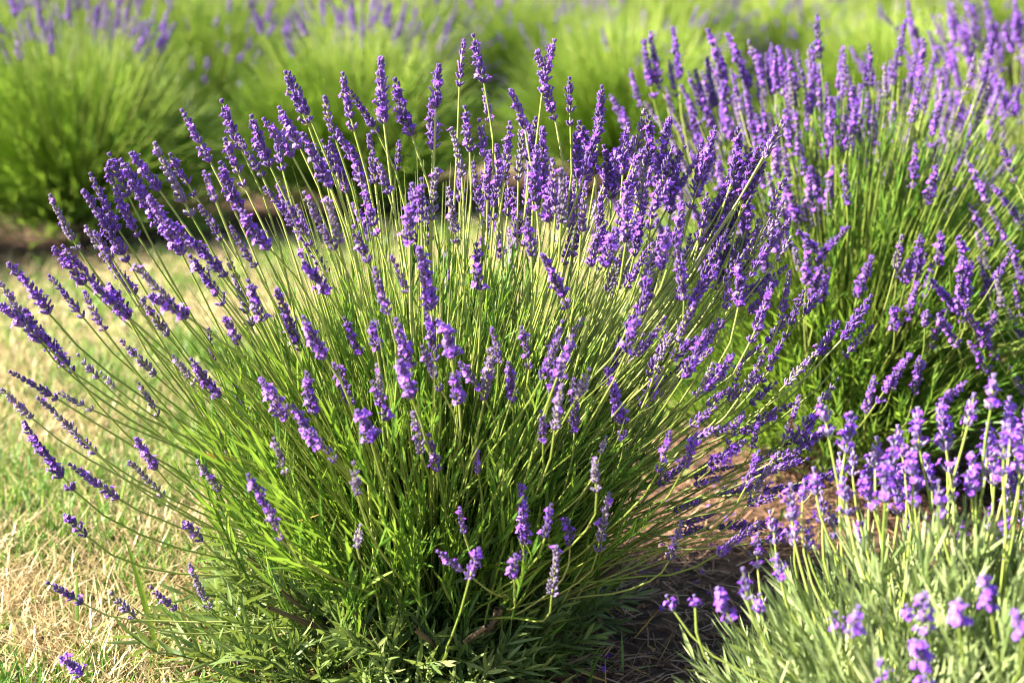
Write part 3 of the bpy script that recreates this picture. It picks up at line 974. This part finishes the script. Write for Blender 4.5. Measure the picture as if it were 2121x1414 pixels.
# ------------------------------------------------------------------ low silvery lavender in front
fx, fy = 0.41, 1.14
bf = empty('silver_lavender', (fx, fy, gz(fx, fy) - .004),
           label='low silver-leaved lavender with short bright fluffy flower heads on the mulch', category='lavender bush')
DOMEF = (0.29, 0.40, 0.06)
for item in """1704,826,1715,895 1763,856,1752,930 1769,926,1767,982 1813,909,1813,965 1860,882,1873,969 1891,848,1904,922 1952,848,1965,965 2052,878,2043,974 2082,887,2078,974 2112,900,2112,974 1687,974,1691,1021 1665,1000,1663,1034
1630,1004,1643,1104 1704,1021,1704,1078 1752,991,1756,1060 1782,987,1808,1052 1839,961,1834,1034 1860,982,1860,1060 1895,969,1895,1043 1943,1000,1947,1069 2008,978,2012,1026 2052,1043,2043,1121 1952,1078,1943,1152 2038,1130,2043,1182
1565,1104,1569,1169 2091,1130,2091,1170 1850,905,1845,980 1885,930,1890,1000 1925,940,1930,1010 1640,1040,1645,1120 1800,940,1800,1010 2020,940,2020,1010 2065,930,2060,1000 2100,960,2098,1030 1975,950,1975,1030 1600,1060,1605,1120 1725,1050,1728,1110 1670,1080,1672,1135 1740,940,1742,1000 1610,1150,1618,1200 1780,1080,1785,1140 1990,1080,1992,1140 2080,1060,2078,1120""".split():
    tx, ty, bx, by = map(float, item.split(','))
    px_spike(bf, DOMEF, tx, ty, bx, by, random.uniform(.35, .75), PALE, lm='silver', rootspread=.14, thick=.98, leaves=2)
for item in """2043,1200,2052,1260 1908,1226,1913,1308 1774,1256,1765,1312 1734,1273,1739,1312 1878,1256,1882,1282 1982,1243,1986,1291 1904,1321,1913,1378 1539,1182,1548,1239 1478,1221,1513,1282 1574,1234,1574,1269 1913,1404,1915,1440
1830,1370,1835,1410 2112,1269,2117,1312 1439,1234,1440,1255 1383,1235,1395,1262""".split():
    tx, ty, bx, by = map(float, item.split(','))
    px_spike(bf, DOMEF, tx, ty, bx, by, random.uniform(.05, .3), PALE, lm='silver', rootspread=.14, thick=.98, leaves=2)
for i in range(45):
    rand_spike(bf, DOMEF, random.uniform(R(-60), R(100)), R(random.uniform(30, 80)), PALE, L=random.uniform(.025, .042), rr=random.uniform(.9, 1.0), lm='silver', leaves=2, thick=.98)
foliage(bf, [(SILV, 950, .275, .285, .40, (4, 88), .035)], 300)
woody_base(bf, 9, .13, .12)


# ------------------------------------------------------------------ the rows behind
def make_row_bush(loc, label, group, nsp, Rx=.47, Hz=.58, prefer=None, upper=.30):
    b = empty('lavender_bush', loc, label=label, category='lavender bush', group=group)
    dome = (Rx, Hz, .12)
    for i in range(nsp):
        rand_spike(b, dome, random.uniform(0, 6.283), math.asin(random.uniform(upper, .995)), SPIKES, rr=random.uniform(.85, 1.04), leaves=0, prefer=prefer)
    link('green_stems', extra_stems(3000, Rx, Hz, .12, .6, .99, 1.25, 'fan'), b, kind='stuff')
    foliage(b, [(LONG, 900, Rx * .90, Hz * .90, .5, (2, 88), .05)], 60)
    woody_base(b, 5, .15, .14)
    return b


def copy_bush(src, loc, rz, sc, label, group):
    b = empty('lavender_bush', loc, label=label, category='lavender bush', group=group)
    b.rotation_euler = (0, 0, rz); b.scale = (sc, sc, sc)
    for ch in src.children:
        c = ch.copy(); COL.objects.link(c); c.parent = b
        for g in ch.children:
            d = g.copy(); COL.objects.link(d); d.parent = c
    return b


G2 = 'lavender bushes in the row across the grass'
r1 = make_row_bush((at_px(170, 4.25), 4.25, -.004), 'round lavender bush across the lawn lane, green with few spikes, bare soil at its side', G2, 75, .60, .62, upper=.8, prefer=.6)
r2 = make_row_bush((at_px(735, 4.75), 4.75, -.004), 'lavender bush across the lawn lane between the round bush and the all-green bush', G2, 60, .58, .60, upper=.8, prefer=.6)
r3 = make_row_bush((at_px(1290, 5.30), 5.30, -.004), 'nearly all-green lavender bush across the lawn lane with hardly a spike', G2, 16, .60, .62, upper=.6)
r4 = copy_bush(r3, (at_px(1830, 5.95), 5.95, -.004), 2.1, 1.0, 'green lavender bush across the lane, behind the densely flowering one', G2)
r0 = copy_bush(r1, (-2.25, 3.75, -.004), 1.1, 1.0, 'green lavender bush at the near end of the row across the lane', G2)
G3 = 'lavender bushes in the third row'
f1 = make_row_bush((-1.95, 5.45, -.004), 'purple flowering lavender bush in the third row', G3, 230, .58, .70, prefer=.6, upper=.1)
for k in range(1, 8):
    x, y = -1.95 + .68 * k, 5.45 + .46 * k
    copy_bush(f1, (x, y, -.004), k * 1.3, random.uniform(.97, 1.08), 'purple flowering lavender bush in the third row', G3)
G4 = 'lavender bushes in the fourth row'
for k in range(11):
    copy_bush(f1 if k % 2 else r2, (-3.0 + .66 * k, 7.0 + .32 * k, -.004), k * .9, random.uniform(1.06, 1.2), 'lavender bush in the fourth and farthest row', G4)


# ------------------------------------------------------------------ weeds and grass blades round the main bush
def tuft(loc, blades, label, dry=()):
    t = empty('grass_tuft', (loc[0], loc[1], gz(loc[0], loc[1]) - .003), label=label, category='grass tuft')
    for i, (az, el, L, w, bend) in enumerate(blades):
        g = Geo()
        d = np.array([math.cos(az) * math.cos(el), math.sin(az) * math.cos(el), math.sin(el)])
        # roll so that the blade droops downwards
        u, v, dd = frame_from(d)
        best = min(np.linspace(0, 6.28, 24), key=lambda a: np.cross(dd, u * math.cos(a) + v * math.sin(a))[2])
        leaf(g, d * .004, d, L, w, bend, random.uniform(.3, .9), 0, 6, roll=best, fold=.22)
        link('blade', g.mesh('blade', [M['blade_dry'] if i in dry else M['blade']]), t)
    return t


def g_at(px, py):
    r = ray(px, py); k = CAM_H / -r.z
    return (r.x * k, r.y * k)


tuft(g_at(455, 1375), [(R(95), R(78), .19, .008, .12), (R(60), R(66), .15, .006, .25), (R(150), R(55), .12, .006, .35), (R(20), R(60), .13, .005, .3)],
     'pale broad-bladed grass tuft at the lawn edge against the wide bush')
tuft(g_at(330, 1345), [(R(130), R(66), .15, .008, .10), (R(30), R(40), .10, .006, .4), (R(190), R(35), .09, .005, .3)],
     'yellow-green grass tuft with one long blade, out on the lawn')
tuft(g_at(590, 1405), [(R(120), R(72), .15, .008, .2), (R(60), R(60), .15, .007, .35), (R(170), R(50), .12, .006, .4), (R(320), R(45), .08, .006, .3), (R(95), R(80), .18, .006, .12)],
     'fresh green grass tuft at the foot of the wide lavender bush', dry=(3,))
tuft(g_at(160, 1330), [(R(100), R(60), .09, .005, .2), (R(20), R(45), .07, .004, .4), (R(200), R(50), .08, .004, .3), (R(280), R(40), .06, .004, .3)],
     'low dark green grass tuft in the straw-dry part of the lawn')
tuft(g_at(700, 1408), [(R(60), R(50), .14, .006, .3), (R(150), R(62), .12, .006, .3), (R(10), R(40), .10, .005, .4)],
     'grass tuft with narrow arching blades under the low foliage of the wide bush')
tuft(g_at(1060, 1385), [(R(150), R(48), .12, .010, .35), (R(30), R(40), .10, .009, .4), (R(-40), R(50), .10, .007, .45), (R(100), R(60), .12, .006, .3), (R(200), R(42), .12, .008, .3)],
     'broad-bladed grass tuft with a withered brown blade in the shaded bush foot', dry=(4,))
tuft(g_at(1560, 1395), [(R(90), R(70), .06, .003, .2), (R(20), R(60), .05, .003, .3), (R(160), R(55), .05, .003, .3)],
     'tiny green grass sprout on the shaded straw beside the silver lavender')
tuft(g_at(1290, 1398), [(R(90), R(75), .05, .003, .2), (R(200), R(55), .05, .003, .3), (R(330), R(50), .045, .003, .4)],
     'tiny green grass sprout on the straw in the wide bush shadow')
tuft((0.44, 0.98), [(R(80), R(85), .47, .007, .05), (R(30), R(78), .40, .006, .12)],
     'tall upright grass shoot growing through the silver lavender')

# yellowing leaves caught in the bush
def loose_leaf(px, py, s, d, L, w, label):
    rt = np.array(ray(px, py)); c = np.array(b1.location) + np.array([0, 0, DOME1[2]]); o = np.array(CAM)
    t = s
    g = Geo()
    leaf(g, np.zeros(3), np.array(d), L, w, .15, .5, 0, 6, fold=.2)
    ob = link('withered_leaf', g.mesh('withered_leaf', [M['blade_dry']]), label=label, category='leaf')
    ob.location = o + rt * t


loose_leaf(418, 940, 1.50, (1, .1, -.15), .040, .006, 'yellow and orange withered leaf caught among the low stems of the wide bush')
loose_leaf(612, 1080, 1.48, (1, .2, .1), .028, .006, 'small orange withered leaf caught in the low foliage of the wide bush')


# ------------------------------------------------------------------ the bee
def make_bee():
    m_body, nt, out = mat_base('bee_body')
    p = nt.nodes.new('ShaderNodeBsdfPrincipled'); p.inputs['Roughness'].default_value = .6
    tc = nt.nodes.new('ShaderNodeTexCoord'); wv = nt.nodes.new('ShaderNodeTexWave')
    wv.bands_direction = 'X'; wv.inputs['Scale'].default_value = 160
    nt.links.new(tc.outputs['Object'], wv.inputs['Vector'])
    cr = ramp(nt, [(.4, (.03, .015, .008)), (.6, (.42, .20, .05))])
    nt.links.new(wv.outputs['Fac'], cr.inputs[0]); nt.links.new(cr.outputs[0], p.inputs['Base Color']); nt.links.new(p.outputs[0], out.inputs[0])
    m_w, nt, out = mat_base('bee_wing')
    p = nt.nodes.new('ShaderNodeBsdfPrincipled'); p.inputs['Base Color'].default_value = (.55, .42, .28, 1); p.inputs['Roughness'].default_value = .3
    p.inputs['Alpha'].default_value = .55
    nt.links.new(p.outputs[0], out.inputs[0])
    m_l, nt, out = mat_base('bee_leg')
    p = nt.nodes.new('ShaderNodeBsdfPrincipled'); p.inputs['Base Color'].default_value = (.05, .025, .012, 1)
    nt.links.new(p.outputs[0], out.inputs[0])
    sp = keep_for_bee
    bpy.context.view_layer.update()
    base = sp.matrix_world @ Vector((0, 0, 0.03))
    axis_ = (sp.matrix_world.to_3x3() @ Vector((0, 0, 1))).normalized()
    side = (CAM - base).normalized()
    side = (side - axis_ * side.dot(axis_)).normalized()
    be = empty('honey_bee', base + side * .0095, label='small brown honey bee feeding on a violet flower spike', category='bee')
    xx = (axis_ * .9 + Vector((-.4, 0, .1))).normalized()
    zz = (side - xx * side.dot(xx)).normalized(); yy = zz.cross(xx)
    be.rotation_euler = Matrix((xx, yy, zz)).transposed().to_euler()
    g = Geo()
    prof = [(-.0075, .0004), (-.0068, .0014), (-.005, .0023), (-.003, .0024), (-.0012, .0016), (-.0006, .0012), (.0002, .0020), (.0018, .0024), (.0032, .0018), (.0036, .0010), (.0042, .0015), (.0054, .0016), (.0062, .0009), (.0065, .0002)]
    tube(g, [np.array([a, 0, 0]) for a, _ in prof], np.array([r for _, r in prof]), 10, .5)
    link('body', g.mesh('body', [m_body]), be)
    for s in (-1, 1):
        for (L, w, a) in ((.0095, .0034, 155), (.0065, .0026, 135)):
            g = Geo()
            leaf(g, np.array([.0015, s * .0012, .0018]), np.array([math.cos(R(a)), s * math.sin(R(a)), .28]), L, w, .02, .5, 0, 4, roll=0 if s > 0 else math.pi, fold=.05, prof=(.3, .8, 1.0, .9, .3))
            link('wing', g.mesh('wing', [m_w]), be)
        for k in range(3):
            g = Geo()
            x0 = .0026 - k * .0013
            tube(g, [np.array([x0, s * .0012, -.001]), np.array([x0 + .001 - k * .001, s * .0032, -.0012]), np.array([x0 + .001 - k * .0016, s * .0040, -.0040])], [.0003, .00025, .0002], 4, .5)
            link('leg', g.mesh('leg', [m_l]), be)
        g = Geo()
        tube(g, [np.array([.006, s * .0006, .0006]), np.array([.0075, s * .0014, .0012]), np.array([.009, s * .002, .0004])], [.0002, .0002, .00015], 4, .5)
        link('antenna', g.mesh('antenna', [m_l]), be)


make_bee()
